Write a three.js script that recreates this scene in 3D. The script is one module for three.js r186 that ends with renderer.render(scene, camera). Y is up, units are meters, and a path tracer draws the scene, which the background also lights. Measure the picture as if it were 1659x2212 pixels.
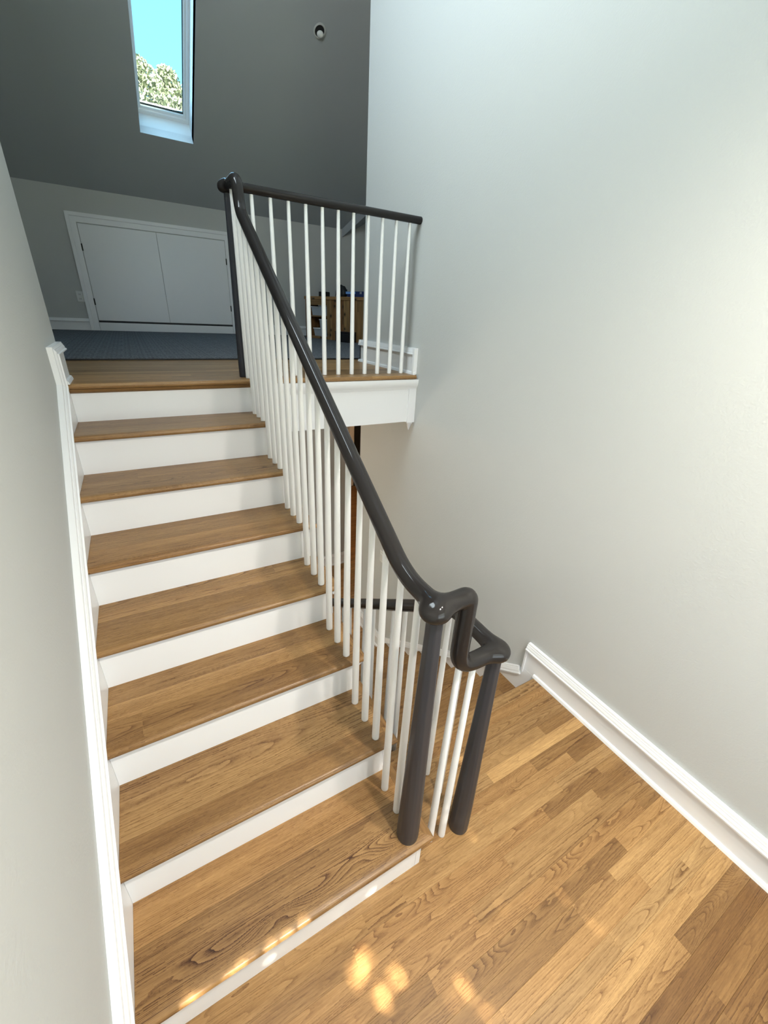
import * as THREE from 'three';
import { mergeGeometries, toCreasedNormals } from 'three/addons/utils/BufferGeometryUtils.js';
import { RoundedBoxGeometry } from 'three/addons/geometries/RoundedBoxGeometry.js';
import { ConvexGeometry } from 'three/addons/geometries/ConvexGeometry.js';
import { MarchingCubes } from 'three/addons/objects/MarchingCubes.js';
import { RectAreaLightUniformsLib } from 'three/addons/lights/RectAreaLightUniformsLib.js';

// ---------------------------------------------------------------- camera, sky, sun, exposure
const scene = new THREE.Scene();
const camera = new THREE.PerspectiveCamera(2 * Math.atan(1106 / 884.8991) * 180 / Math.PI, 1659 / 2212, 0.02, 200);
camera.rotation.order = 'YXZ';
camera.position.set(0.2978, 1.8434, 0.6039);
camera.rotation.set(-0.4462, -0.5396, 0.0528);
scene.add(camera);

const renderer = new THREE.WebGLRenderer({ antialias: true });
renderer.toneMapping = THREE.LinearToneMapping;
renderer.toneMappingExposure = 1.2;
renderer.shadowMap.enabled = true;
RectAreaLightUniformsLib.init();

const SKY_STRENGTH = 3.0, SUN_POWER = 85, WINDOW_POWER = 2.9, DOWNLIGHT_POWER = 12, SKYLIGHT_POWER = 3.0, ADDED_HIGH_POWER = 17, HALL_POWER = 3, HALL2_POWER = .7;
{ // clear blue sky, whiter towards the horizon
  const W = 64, H = 128, d = new Float32Array(W * H * 4);
  for (let j = 0; j < H; j++) for (let i = 0; i < W; i++) {
    const e = ((j + 0.5) / H - 0.5) * Math.PI, s = Math.max(0, Math.sin(e)), k = Math.pow(1 - s, 7);
    const c = e < 0 ? [0.30, 0.30, 0.27] : [0.26 + 0.62 * k, 0.66 + 0.30 * k, 1.06 - 0.02 * k];
    d.set([...c, 1], (j * W + i) * 4);
  }
  const t = new THREE.DataTexture(d, W, H, THREE.RGBAFormat, THREE.FloatType);
  t.mapping = THREE.EquirectangularReflectionMapping; t.magFilter = THREE.LinearFilter; t.minFilter = THREE.LinearFilter; t.needsUpdate = true;
  scene.background = t; scene.backgroundIntensity = SKY_STRENGTH;
}
const SUN_TO = new THREE.Vector3(0.17, 0.81, 1).normalize();          // direction towards the sun
const sun = new THREE.DirectionalLight(new THREE.Color(1, 0.93, 0.80), SUN_POWER);
sun.name = 'sun';
sun.target.position.set(0.6, 0, 0); sun.position.copy(SUN_TO).multiplyScalar(20).add(sun.target.position); sun.castShadow = true;
Object.assign(sun.shadow.camera, { left: -8, right: 8, top: 8, bottom: -8, near: 1, far: 60 }); sun.shadow.mapSize.set(2048, 2048);
scene.add(sun, sun.target);

// daylight through the wide window in the back wall of the landing
const WIN = { x0: 0.2, x1: 1.86, y0: 0.72, y1: 2.5, z: 2.3 };
const daylight = new THREE.RectAreaLight(new THREE.Color(0.90, 0.97, 1.0), WINDOW_POWER, WIN.x1 - WIN.x0 - 0.12, WIN.y1 - WIN.y0 - 0.12);
daylight.name = 'window_daylight';
daylight.position.set((WIN.x0 + WIN.x1) / 2, (WIN.y0 + WIN.y1) / 2, WIN.z - 0.03);
daylight.lookAt(daylight.position.x, daylight.position.y, 0);
scene.add(daylight);

// daylight falling through the skylight of the upper room (at its pane, turned down the well)
const skylightLight = new THREE.RectAreaLight(new THREE.Color(0.34, 0.66, 1.0), SKYLIGHT_POWER, 0.44, 1.50);
skylightLight.name = 'skylight_daylight';
skylightLight.position.set(1.046, 4.281, -5.058);
skylightLight.lookAt(1.046, 4.281 - 0.8, -5.058 + 0.6);
scene.add(skylightLight);

// fill light at an added, unseen high window, brightening the upper right wall
const ADDED_HIGH = { z0: -2.0, z1: -.5, y0: 3.7, y1: 4.75 };
const addedHighLight = new THREE.RectAreaLight(new THREE.Color(0.80, 0.93, 1.0), ADDED_HIGH_POWER, ADDED_HIGH.z1 - ADDED_HIGH.z0 - 0.1, ADDED_HIGH.y1 - ADDED_HIGH.y0 - 0.1);
addedHighLight.name = 'added_high_fill';
addedHighLight.position.set(0.0, (ADDED_HIGH.y0 + ADDED_HIGH.y1) / 2, (ADDED_HIGH.z0 + ADDED_HIGH.z1) / 2);
addedHighLight.lookAt(3, addedHighLight.position.y, addedHighLight.position.z);
scene.add(addedHighLight);

// ---------------------------------------------------------------- measures of the place (metres)
const R = 0.185, G = 0.2709, WALL_R = 2.0, WALL_L = -0.02, UP = 8 * R, LOW = -7 * R;
const XS = 0.893, XT = 0.926;             // outer face of the open stringer, end of the treads
const WALL_END = -2.735, LEFT_END = -2.05, KNEE = -6.35, KNEE_TOP = 3.018, PITCH = 0.75;
const CEIL = 5.0, LAND_CEIL = 2.95, BACK = 2.3;

// ---------------------------------------------------------------- helpers
let seed = 7;
const rnd = () => { seed = (seed + 0x6d2b79f5) | 0; let t = Math.imul(seed ^ (seed >>> 15), 1 | seed); t = (t + Math.imul(t ^ (t >>> 7), 61 | t)) ^ t; return ((t ^ (t >>> 14)) >>> 0) / 4294967296; };
const rr = (a, b) => a + (b - a) * rnd();
const names = new Map();
const numbered = (n, at) => { const k = at.uuid + n, c = names.get(k) ?? 0; names.set(k, c + 1); return c ? `${n}_${String(c).padStart(3, '0')}` : n; };
const add = (o, name, parent = scene) => { o.name = numbered(name, parent); if (o.isMesh) o.castShadow = o.receiveShadow = true; parent.add(o); return o; };
const mesh = (name, geo, mat, parent = scene) => add(new THREE.Mesh(Array.isArray(geo) ? join(geo) : geo, mat), name, parent);
const group = (name, parent = scene, at = [0, 0, 0]) => { const g = new THREE.Group(); g.position.set(...at); return add(g, name, parent); };
const thing = (o, label, category, grp) => { o.userData.label = label; o.userData.category = category; if (grp) o.userData.group = grp; return o; };
const struct = (o, label) => { o.userData.kind = 'structure'; if (label) o.userData.label = label; return o; };
const join = (list) => mergeGeometries(list.map((g) => { const n = g.index ? g.toNonIndexed() : g; for (const k of Object.keys(n.attributes)) if (!['position', 'normal', 'uv'].includes(k)) n.deleteAttribute(k); return n; }));
// a box by its extremes, uv in metres
function box(x0, x1, y0, y1, z0, z1) {
  const g = new THREE.BoxGeometry(x1 - x0, y1 - y0, z1 - z0); g.translate((x0 + x1) / 2, (y0 + y1) / 2, (z0 + z1) / 2);
  const p = g.attributes.position, n = g.attributes.normal, u = g.attributes.uv;
  for (let i = 0; i < p.count; i++) {
    const ax = Math.abs(n.getX(i)) > .5, ay = Math.abs(n.getY(i)) > .5;
    u.setXY(i, ax ? p.getZ(i) : p.getX(i), ay ? p.getZ(i) : p.getY(i));
  }
  return g;
}
const rbox = (x0, x1, y0, y1, z0, z1, r = .003, s = 2) => { const g = new RoundedBoxGeometry(x1 - x0, y1 - y0, z1 - z0, s, r); g.translate((x0 + x1) / 2, (y0 + y1) / 2, (z0 + z1) / 2); return g; };
// closed profile [a, b] extruded along an axis from t0 to t1. place(a, b, t) gives the point; round marks smooth corners.
function prism(profile, t0, t1, place, uvOf, creaseDeg = 35) {
  const n = profile.length, pos = [], uv = [];
  const len = [0]; for (let i = 0; i < n; i++) { const p = profile[i], q = profile[(i + 1) % n]; len.push(len[i] + Math.hypot(q[0] - p[0], q[1] - p[1])); }
  const put = (a, b, t, s) => { pos.push(...place(a, b, t)); uv.push(...(uvOf ? uvOf(a, b, t, s) : [t, s])); };
  for (let i = 0; i < n; i++) {
    const p = profile[i], q = profile[(i + 1) % n];
    put(p[0], p[1], t0, len[i]); put(q[0], q[1], t0, len[i + 1]); put(q[0], q[1], t1, len[i + 1]);
    put(p[0], p[1], t0, len[i]); put(q[0], q[1], t1, len[i + 1]); put(p[0], p[1], t1, len[i]);
  }
  const tri = THREE.ShapeUtils.triangulateShape(profile.map((p) => new THREE.Vector2(p[0], p[1])), []);
  for (const [i, j, k] of tri) { for (const m of [i, j, k]) put(profile[m][0], profile[m][1], t1, profile[m][1]); for (const m of [k, j, i]) put(profile[m][0], profile[m][1], t0, profile[m][1]); }
  let g = new THREE.BufferGeometry();
  g.setAttribute('position', new THREE.Float32BufferAttribute(pos, 3)); g.setAttribute('uv', new THREE.Float32BufferAttribute(uv, 2));
  // outward orientation
  let vol = 0; for (let i = 0; i < pos.length; i += 9) { const [ax, ay, az, bx, by, bz, cx, cy, cz] = pos.slice(i, i + 9); vol += ax * (by * cz - bz * cy) - ay * (bx * cz - bz * cx) + az * (bx * cy - by * cx); }
  if (vol < 0) for (const at of [g.attributes.position, g.attributes.uv]) for (let i = 0; i < at.count; i += 3) for (let c = 0; c < at.itemSize; c++) { const a = at.array[(i + 1) * at.itemSize + c]; at.array[(i + 1) * at.itemSize + c] = at.array[(i + 2) * at.itemSize + c]; at.array[(i + 2) * at.itemSize + c] = a; }
  g.computeVertexNormals();
  return creaseDeg ? toCreasedNormals(g, creaseDeg * Math.PI / 180) : g;
}
const alongX = (prof, x0, x1, uvOf, crease) => prism(prof, x0, x1, (z, y, x) => [x, y, z], uvOf, crease);   // profile [z, y]
const alongZ = (prof, z0, z1, uvOf, crease) => prism(prof, z0, z1, (x, y, z) => [x, y, z], uvOf, crease);   // profile [x, y]
const alongY = (prof, y0, y1, uvOf, crease) => prism(prof, y0, y1, (x, z, y) => [x, y, z], uvOf, crease);   // profile [x, z]
// a moulding: profile [out, up] swept along a path of points on a wall; frame(a, b, out) gives the point, a along the wall, b up it
function moulding(profile, path, frame) {
  const n = path.length, rings = [];
  for (let i = 0; i < n; i++) {
    const d0 = i ? unit2(path[i - 1], path[i]) : unit2(path[0], path[1]), d1 = i < n - 1 ? unit2(path[i], path[i + 1]) : d0;
    const n0 = [-d0[1], d0[0]], n1 = [-d1[1], d1[0]], k = 1 + n0[0] * n1[0] + n0[1] * n1[1], m = [(n0[0] + n1[0]) / k, (n0[1] + n1[1]) / k];
    rings.push(profile.map(([o, u]) => frame(path[i][0] + m[0] * u, path[i][1] + m[1] * u, o)));
  }
  return loft(rings);
}
const unit2 = (p, q) => { const l = Math.hypot(q[0] - p[0], q[1] - p[1]); return [(q[0] - p[0]) / l, (q[1] - p[1]) / l]; };
function loft(rings, crease = 30) {
  const pos = [], m = rings[0].length, quad = (a, b, c, d) => pos.push(...a, ...b, ...c, ...a, ...c, ...d);
  for (let i = 0; i < rings.length - 1; i++) for (let j = 0; j < m; j++) quad(rings[i][j], rings[i][(j + 1) % m], rings[i + 1][(j + 1) % m], rings[i + 1][j]);
  const cap = (r, flip) => { for (let j = 1; j < m - 1; j++) pos.push(...(flip ? [...r[0], ...r[j + 1], ...r[j]] : [...r[0], ...r[j], ...r[j + 1]])); };
  cap(rings[0], true); cap(rings.at(-1), false);
  let vol = 0; for (let i = 0; i < pos.length; i += 9) { const [ax, ay, az, bx, by, bz, cx, cy, cz] = pos.slice(i, i + 9); vol += ax * (by * cz - bz * cy) - ay * (bx * cz - bz * cx) + az * (bx * cy - by * cx); }
  if (vol < 0) for (let i = 0; i < pos.length; i += 9) for (let c = 0; c < 3; c++) { const a = pos[i + 3 + c]; pos[i + 3 + c] = pos[i + 6 + c]; pos[i + 6 + c] = a; }
  const g = new THREE.BufferGeometry(); g.setAttribute('position', new THREE.Float32BufferAttribute(pos, 3));
  g.setAttribute('uv', new THREE.Float32BufferAttribute(new Float32Array(pos.length / 3 * 2), 2));
  g.computeVertexNormals(); return toCreasedNormals(g, crease * Math.PI / 180);
}
// a straight run of points with rounded corners
function bentPath(pts, radii) {
  const v = pts.map((p) => new THREE.Vector3(...p)), path = new THREE.CurvePath();
  let last = v[0];
  for (let i = 1; i < v.length - 1; i++) {
    const a = v[i - 1].clone().sub(v[i]), b = v[i + 1].clone().sub(v[i]), r = Math.min(radii[i] ?? .03, a.length() * .48, b.length() * .48);
    const p = v[i].clone().addScaledVector(a.normalize(), r), q = v[i].clone().addScaledVector(b.normalize(), r);
    path.add(new THREE.LineCurve3(last, p)); path.add(new THREE.QuadraticBezierCurve3(p, v[i], q)); last = q;
  }
  path.add(new THREE.LineCurve3(last, v.at(-1)));
  return path;
}

// ---------------------------------------------------------------- textures
const hash = (x, y, s) => { let h = Math.imul(x, 374761393) ^ Math.imul(y, 668265263) ^ Math.imul(s, 2147483647 ^ 974711); h = Math.imul(h ^ (h >>> 13), 1274126177); return ((h ^ (h >>> 16)) >>> 0) / 4294967296; };
function noise(x, y, s = 0) {
  const xi = Math.floor(x), yi = Math.floor(y), fx = x - xi, fy = y - yi, u = fx * fx * (3 - 2 * fx), v = fy * fy * (3 - 2 * fy);
  return (hash(xi, yi, s) * (1 - u) + hash(xi + 1, yi, s) * u) * (1 - v) + (hash(xi, yi + 1, s) * (1 - u) + hash(xi + 1, yi + 1, s) * u) * v;
}
const fbm = (x, y, s) => .5 * noise(x, y, s) + .27 * noise(x * 2.1, y * 2.1, s + 1) + .15 * noise(x * 4.3, y * 4.3, s + 2) + .08 * noise(x * 8.7, y * 8.7, s + 3);
function texture(w, h, data, srgb = true) {
  const t = new THREE.DataTexture(data, w, h, THREE.RGBAFormat); t.wrapS = t.wrapT = THREE.RepeatWrapping;
  t.magFilter = THREE.LinearFilter; t.minFilter = THREE.LinearMipmapLinearFilter; t.generateMipmaps = true; if (srgb) t.colorSpace = THREE.SRGBColorSpace; t.needsUpdate = true; return t;
}
// Oak boards lying in strips, one millimetre per pixel: growth rings cut at a slant (cathedrals, eyes), pores, ray fleck.
const OAK_W = 2048, OAK_H = 1024;
function oak(strips, s0, contrast) {
  const data = new Uint8Array(OAK_W * OAK_H * 4), sh = OAK_H / strips;
  for (let k = 0; k < strips; k++) {
    const s = s0 + k * 17, rand = (i) => hash(k, i, s0 + 5);
    const kind = rand(1), cut = k === 0 || kind < .5 ? 'plain' : 'rift';
    const h0 = cut === 'plain' ? 24 + 70 * rand(2) : 170, tilt = (cut === 'plain' ? .005 + .016 * rand(3) : .003) * (rand(4) < .5 ? -1 : 1), yc = (rand(5) - .5) * sh * .45 + (cut === 'rift' ? sh * .9 : 0), ring = 1.5 + 1.5 * rand(6);
    const eyes = []; for (let e = 0; e < (k === 0 ? 4 : cut === 'plain' && rand(8) < .6 ? 1 : 0); e++) eyes.push([rand(10 + e) * OAK_W, (rand(20 + e) - .5) * sh * .7, 8 + 16 * rand(30 + e), 60 + 120 * rand(40 + e), 14 + 16 * rand(50 + e)]);
    const tone = (rand(7) - .5) * .12, bold = k === 0 && strips === 6 ? 1.7 : 1;
    if (bold > 1) eyes.splice(0, 9, [640, 36, 17, 90, 17], [930, 26, 15, 120, 22], [300, 20, 9, 150, 18], [1500, -20, 14, 140, 20]);
    for (let j = 0; j < sh; j++) for (let i = 0; i < OAK_W; i++) {
      const y = j - sh / 2 - yc, J = Math.floor(k * sh) + j;
      let lift = h0 + tilt * i + 9 * (noise(i / 420, y / 140, s) - .5) + 1.3 * (noise(i / 130, y / 22, s + 3) - .5) + .7 * (noise(i / 26, y / 6, s + 5) - .5);
      for (const [ex, ey, ea, ex2, ey2] of eyes) { let dx = i - ex; if (dx > OAK_W / 2) dx -= OAK_W; if (dx < -OAK_W / 2) dx += OAK_W; const q = (dx / ex2) ** 2 + ((j - sh / 2 - ey) / ey2) ** 2; if (q < 6) lift += ea * Math.exp(-q); }
      const r = Math.sqrt(y * y + lift * lift) / ring, f = r - Math.floor(r), id = Math.floor(r);
      const early = Math.exp(-f * 3.4) * (0.3 + .9 * hash(id, k, s + 7)) * (.45 + .9 * noise(i / 240, j / 26, s + 41));                                  // dark porous band of each ring
      const streak = noise(i / 34, j / 1.3, s + 9), fine = noise(i / 9, j / .9, s + 11), broad = fbm(i / 500, j / 40, s + 13);
      const pore = early > .22 && noise(i / 6.5, j / 1.05, s + 15) > .70 ? .5 : 0;
      const fleck = cut === 'rift' && noise(i / 16, j / 3.2, s + 21) > .83 ? .28 : 0;
      let v = .97 - bold * contrast * (.62 * early + .30 * pore) - .16 * (streak - .5) - .09 * (fine - .5) - .34 * (broad - .5) + tone + fleck * .14;
      if (noise(i / 5, j / 4, s + 31) > .985) v -= .25;
      v = Math.max(.2, Math.min(1.2, v));
      const o = (J * OAK_W + i) * 4, w = 1 - v;
      data[o] = Math.min(255, 203 - 165 * w); data[o + 1] = Math.min(255, 156 - 150 * w); data[o + 2] = Math.max(0, Math.min(255, 107 - 120 * w)); data[o + 3] = 255;
    }
  }
  return texture(OAK_W, OAK_H, data);
}
const OAKS = { narrow: { map: oak(12, 100, .52), strips: 12 }, wide: { map: oak(6, 300, .60), strips: 6 } };
function speckle(w, h, base, amp, s, scale = 1) {
  const d = new Uint8Array(w * h * 4);
  for (let j = 0; j < h; j++) for (let i = 0; i < w; i++) { const n = (noise(i * scale, j * scale, s) - .5) * amp + (hash(i, j, s + 1) - .5) * amp * .8; for (let c = 0; c < 3; c++) d[(j * w + i) * 4 + c] = Math.max(0, Math.min(255, base[c] * (1 + n))); d[(j * w + i) * 4 + 3] = 255; }
  return texture(w, h, d);
}
const roller = (() => { const w = 512, d = new Uint8Array(w * w * 4); for (let j = 0; j < w; j++) for (let i = 0; i < w; i++) { const v = 255 * fbm(i / 6, j / 6, 41); d.set([v, v, v, 255], (j * w + i) * 4); } const t = texture(w, w, d, false); t.repeat.set(2, 2); return t; })();   // paint-roller stipple

// ---------------------------------------------------------------- materials
const std = (o) => new THREE.MeshPhysicalMaterial(o), lin = (r, g, b) => new THREE.Color().setRGB(r, g, b);
const M = {
  wall: std({ color: lin(.545, .55, .53), roughness: .75, bumpMap: roller, bumpScale: .0006, specularIntensity: .5 }),
  ceiling: std({ color: lin(.40, .42, .43), roughness: .9, specularIntensity: .3 }),  // darkened blue-grey: the dimness of the upper ceiling is put into the colour
  trim: std({ color: lin(.86, .86, .86), roughness: .32 }),
  baluster: std({ color: lin(.87, .865, .85), roughness: .3 }),
  rail: std({ color: lin(.017, .0145, .0135), roughness: .6, specularIntensity: .15, clearcoat: .55, clearcoatRoughness: .07 }),
  newel: std({ color: lin(.033, .034, .040), roughness: .5, specularIntensity: .4, clearcoat: .35, clearcoatRoughness: .3 }),
  black: std({ color: lin(.008, .008, .009), roughness: .5 }),
  darkmetal: std({ color: lin(.03, .028, .025), roughness: .4, metalness: .8 }),
  plastic: std({ color: lin(.75, .75, .72), roughness: .4 }),
  subfloor: std({ color: lin(.10, .065, .03), roughness: .9 }),
  glass: std({ color: lin(.97, .98, .98), roughness: 0, transmission: 1, thickness: 0, ior: 1.5 }),
  tinted: std({ color: lin(.66, .70, .66), roughness: 0, transmission: 1, thickness: 0, ior: 1.5 }),
  bark: std({ color: lin(.12, .09, .06), roughness: .95 }),
  bin: std({ color: lin(.42, .46, .50), roughness: .45 }), binrim: std({ color: lin(.75, .76, .78), roughness: .45 }),
  navy: std({ color: lin(.015, .03, .12), roughness: .4 }), skyblue: std({ color: lin(.22, .45, .85), roughness: .4 }),
};
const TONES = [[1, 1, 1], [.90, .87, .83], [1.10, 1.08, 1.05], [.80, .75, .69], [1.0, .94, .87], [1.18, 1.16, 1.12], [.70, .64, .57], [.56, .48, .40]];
const woodCache = new Map();
function oakMat(kind, tone) {
  const key = kind + tone; if (woodCache.has(key)) return woodCache.get(key);
  const t = TONES[tone], m = std({ map: OAKS[kind].map, color: lin(t[0] * .62, t[1] * .655, t[2] * .60), roughness: .42, bumpMap: OAKS[kind].map, bumpScale: .0002, clearcoat: .2, clearcoatRoughness: .25, specularIntensity: .6 });
  woodCache.set(key, m); return m;
}
// uv of a board that lies along axis t: u along the grain; v round the profile, inside one strip
function grain(kind, strip, off, width, flip = 1, stretch = 1) {
  const n = OAKS[kind].strips, mid = (strip + .5) / n, mm = 1 / (OAK_H / 1000), half = .47 / n;
  const fold = (v) => { const q = ((v + half) / (2 * half) % 2 + 2) % 2; return (q > 1 ? 2 - q : q) * 2 * half - half; };
  return (a, b, t, s) => [off + flip * t / (OAK_W / 1000), mid + fold((s - width / 2) * mm * stretch)];
}

// ---------------------------------------------------------------- boards
// profile of a plank [z, y]: top at y1, tiny chamfers; arc length starts at the back edge of the top face
const plankProfile = (z0, z1, y0, y1, c = .0005) => [[z0 + c, y1], [z1 - c, y1], [z1, y1 - c], [z1, y0], [z0, y0], [z0, y1 - c]];
function plank(parent, x0, x1, z0, z1, y1, { kind = 'narrow', tone, strip, name = 'plank', th = .018, off } = {}) {
  const g = alongX(plankProfile(z0 + .0001, z1 - .0001, y1 - th, y1), x0 + .0001, x1 - .0001, grain(kind, strip ?? Math.floor(rnd() * OAKS[kind].strips), off ?? rnd(), z1 - z0, rnd() < .5 ? 1 : -1), 0);
  return mesh(name, g, oakMat(kind, tone ?? pickTone()), parent);
}
const pickTone = () => [0, 0, 1, 1, 2, 4, 4, 5, 3, 6][Math.floor(rnd() * 10)];
const bull = (zf, dir, y1, th, n = 8) => { const r = th / 2, out = []; for (let i = 0; i <= n; i++) { const a = Math.PI / 2 - Math.PI * i / n; out.push([zf - dir * r + dir * r * Math.cos(a), y1 - r + r * Math.sin(a)]); } return out; };   // half-round nose whose tip is at zf

// ---------------------------------------------------------------- landing floor
const floor = struct(group('floor'), 'oak strip floor of the landing');
mesh('subfloor', [box(XS - .01, WALL_R, -.05, -.019, -.40, 0), box(WALL_L, WALL_R, -.05, -.019, 0, BACK)], M.subfloor, floor);
{
  const row = (k) => .0285 + .0555 * k, joints = { 8: [1.347], 10: [1.542], 9: [1.705, .95], 5: [1.636], 1: [1.458, .572], '-2': [1.57], 0: [1.603, .79], 2: [1.19, 1.72], 3: [.979], 4: [.755, 1.85], '-1': [1.765, 1.2], 6: [.5, 1.3], 7: [.9, 1.6], '-3': [1.35], '-4': [1.75] };
  for (let k = -7; k < 41; k++) {
    const z0 = row(k), z1 = Math.min(row(k + 1), BACK), lo = z1 < .01 ? XS - .005 : WALL_L + .015, cuts = [lo, WALL_R - .018];
    const j = joints[k] ?? (k < -4 ? [] : [lo + rr(.25, .7), lo + rr(.9, 1.6)]);
    cuts.push(...j.filter((x) => x > lo + .1)); cuts.sort((a, b) => a - b);
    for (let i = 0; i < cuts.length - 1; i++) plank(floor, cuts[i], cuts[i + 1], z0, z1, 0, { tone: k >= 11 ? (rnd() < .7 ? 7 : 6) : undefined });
  }
  const nose = alongX([...bull(-.425, -1, 0, .027), [row(-7) - .0004, -.027], [row(-7) - .0004, 0]].map((p) => p), XS, WALL_R - .016, grain('wide', 2, .31, .14), 40);
  mesh('nosing', nose, oakMat('wide', 0), floor);
}

// ---------------------------------------------------------------- stairs going up
const up = thing(group('staircase'), 'oak stair flight with white risers climbing from the landing to the upper floor', 'stairs');
const treadCuts = { 1: [-.149], 2: [-.348], 3: [-.72, -.645], 4: [-1.021, -.968], 5: [-1.20], 6: [-1.50], 7: [-1.74] };
const treadTones = { 1: [4, 1], 2: [0, 3], 3: [1, 2, 3], 4: [0, 2, 1], 5: [1, 4], 6: [3, 1], 7: [3, 1] };
const TH = .027;
for (let k = 1; k <= 7; k++) {
  const zf = .025 - (k - 1) * G, zb = -k * G - .015, y = k * R, zi = zf - (XT - XS), tread = group('tread', up);
  const cuts = [zb, ...treadCuts[k]], mitre = (g) => { const p = g.attributes.position; for (let i = 0; i < p.count; i++) if (p.getX(i) > XS - .001) p.setX(i, XS + Math.max(0, Math.min(XT - XS, p.getZ(i) - zi))); g.deleteAttribute('normal'); g.computeVertexNormals(); return toCreasedNormals(g, .6); };
  for (let i = 0; i < cuts.length; i++) {
    const a = cuts[i], last = i === cuts.length - 1, b = last ? zf : cuts[i + 1], w = b - a;
    const opt = k === 1 && last ? [0, .12] : [[1, 2, 3, 4, 5][(k * 2 + i) % 5], rnd()];
    if (last) {
      const prof = [[a + .001, y], [zi, y], ...bull(zf, 1, y, TH), [zi, y - TH], [a, y - TH], [a, y - .001]];
      mesh('tread_board', mitre(alongX(prof, .0005, XT, grain('wide', opt[0], opt[1], w), 0)), oakMat('wide', treadTones[k][i]), tread);
    } else mesh('tread_board', alongX(plankProfile(a, b, y - TH, y, .0005), .0005, XS, grain('wide', opt[0], opt[1], w), 0), oakMat('wide', treadTones[k][i]), tread);
  }
  // return nosing on the open end, mitred into the front
  const ret = alongZ([[XS + .0006, y], ...bull(XT, 1, y, TH), [XS + .0006, y - TH]], zb - .01, zf, grain('narrow', 3 + k % 5, rnd(), .05), 0), p = ret.attributes.position;
  for (let i = 0; i < p.count; i++) if (p.getZ(i) > zf - .001) p.setZ(i, zi + Math.max(0, p.getX(i) - XS));
  ret.deleteAttribute('normal'); ret.computeVertexNormals();
  mesh('return_nosing', toCreasedNormals(ret, .6), oakMat('narrow', 3), tread);
}
for (let k = 1; k <= 8; k++) {
  const z = -(k - 1) * G, y1 = k * R - TH - .0005;
  mesh('riser', box(.0005, XS - .021, (k - 1) * R, y1, z - .018, z), M.trim, up);
}
{ // saw-tooth stringer on the open side, with a scotia under each return
  const pts = [[0, 0]];
  for (let k = 1; k <= 7; k++) { pts.push([-(k - 1) * G, k * R - TH - .001]); pts.push([-k * G, k * R - TH - .001]); }
  pts.push([-7 * G, UP - .03], [-7 * G - .02, UP - .03], [-7 * G - .02, UP - .32], [-.42, -.03], [-.30, 0]);
  mesh('stringer', alongX(pts, XS - .02, XS, null, 5), M.trim, up);
  for (let k = 1; k <= 7; k++) mesh('scotia', alongZ([[XS, k * R - TH - .0005], [XS + .018, k * R - TH - .0005], [XS + .014, k * R - TH - .009], [XS, k * R - TH - .02]], -k * G, -(k - 1) * G + .012, null, 20), M.trim, up);
  const soffit = [[-.50, .0], [-7 * G, UP - .34], [-7 * G, UP - .37], [-.50, -.03]];
  mesh('soffit', alongX(soffit, WALL_L, XS - .021, null, 5), M.wall, up);
}
// stepped cap moulding [out, up]: bead, groove, cove, lip; closed against the wall
const cap = (face, h = .046, d = .014) => [[0, 0], [1, .01], [1, .15], [.90, .20], [.68, .235], [.68, .33], [.63, .47], [.46, .60], [.40, .63], [.40, .74], [.24, .79], [.17, .90], [.12, 1]].map(([o, u], i) => [i ? face + o * d : .0005, u * h]).concat([[.0005, h]]);
const onLeft = (a, b, o) => [WALL_L + o, b, a], onRight = (a, b, o) => [WALL_R - o, b, a];
{ // skirt board and its cap on the left wall
  const line = (z, c) => c - .678 * z, cT = .345, zk = -1.717, yk = line(zk, cT), zr = LEFT_END + .001, yt = UP + .175;
  const sl = .036 * Math.hypot(1, .678);
  const board = [[.40, line(.40, cT - sl)], [.40, 0], [.03, 0], [-7 * G, UP - .28], [LEFT_END + .001, UP - .28], [LEFT_END + .001, yt - .036], [zk - .03, yt - .036], [zk - .03, yk], [zk, yk - sl]];
  mesh('skirt_board', alongX(board, WALL_L, 0, null, 5), M.trim, up);
  const path = [[zr, yt - .036], [zk - .036, yt - .036], [zk - .036, yk - .026], [.40, line(.40, cT - sl)]];
  mesh('skirt_cap', moulding(cap(.0195, .036, .018), path, onLeft), M.trim, up);
  const shoe = [[0, 0], [.013, 0], [.012, .008], [.008, .016], [.003, .019], [0, .019]];
  mesh('base_shoe', moulding(shoe.map(([o, u]) => [.02 + o, u]), [[zr, UP], [-1.86, UP]], onLeft), M.trim, up);
}

// ---------------------------------------------------------------- stairs going down
const down = thing(group('staircase'), 'lower oak stair flight descending away from the landing along the right wall', 'stairs');
const XD = 1.06, Z1 = -.40, XW = 1.984;
for (let k = 1; k <= 6; k++) {
  const y = -k * R, zb = Z1 - (k - 1) * G + .015, zf = Z1 - k * G - .025, tread = group('tread', down), zm = zb - .12;
  const prof = [[zm - .0006, y], ...bull(zf, -1, y, TH), [zm - .0006, y - TH]];
  mesh('tread_board', alongX(plankProfile(zm, zb, y - TH, y, .0005), XD, XW, grain('wide', k % 5, rnd(), .12), 0), oakMat('wide', [1, 3, 0, 1, 3, 1][k - 1]), tread);
  mesh('tread_board', alongX(prof, XD, XW, grain('wide', (k + 2) % 5, rnd(), .17), 40), oakMat('wide', [3, 1, 1, 3, 1, 1][k - 1]), tread);
}
for (let k = 1; k <= 7; k++) { const z = Z1 - (k - 1) * G; mesh('riser', box(XD + .02, XW, -k * R, -(k - 1) * R - TH - .0005, z, z + .018), M.trim, down); }
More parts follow.
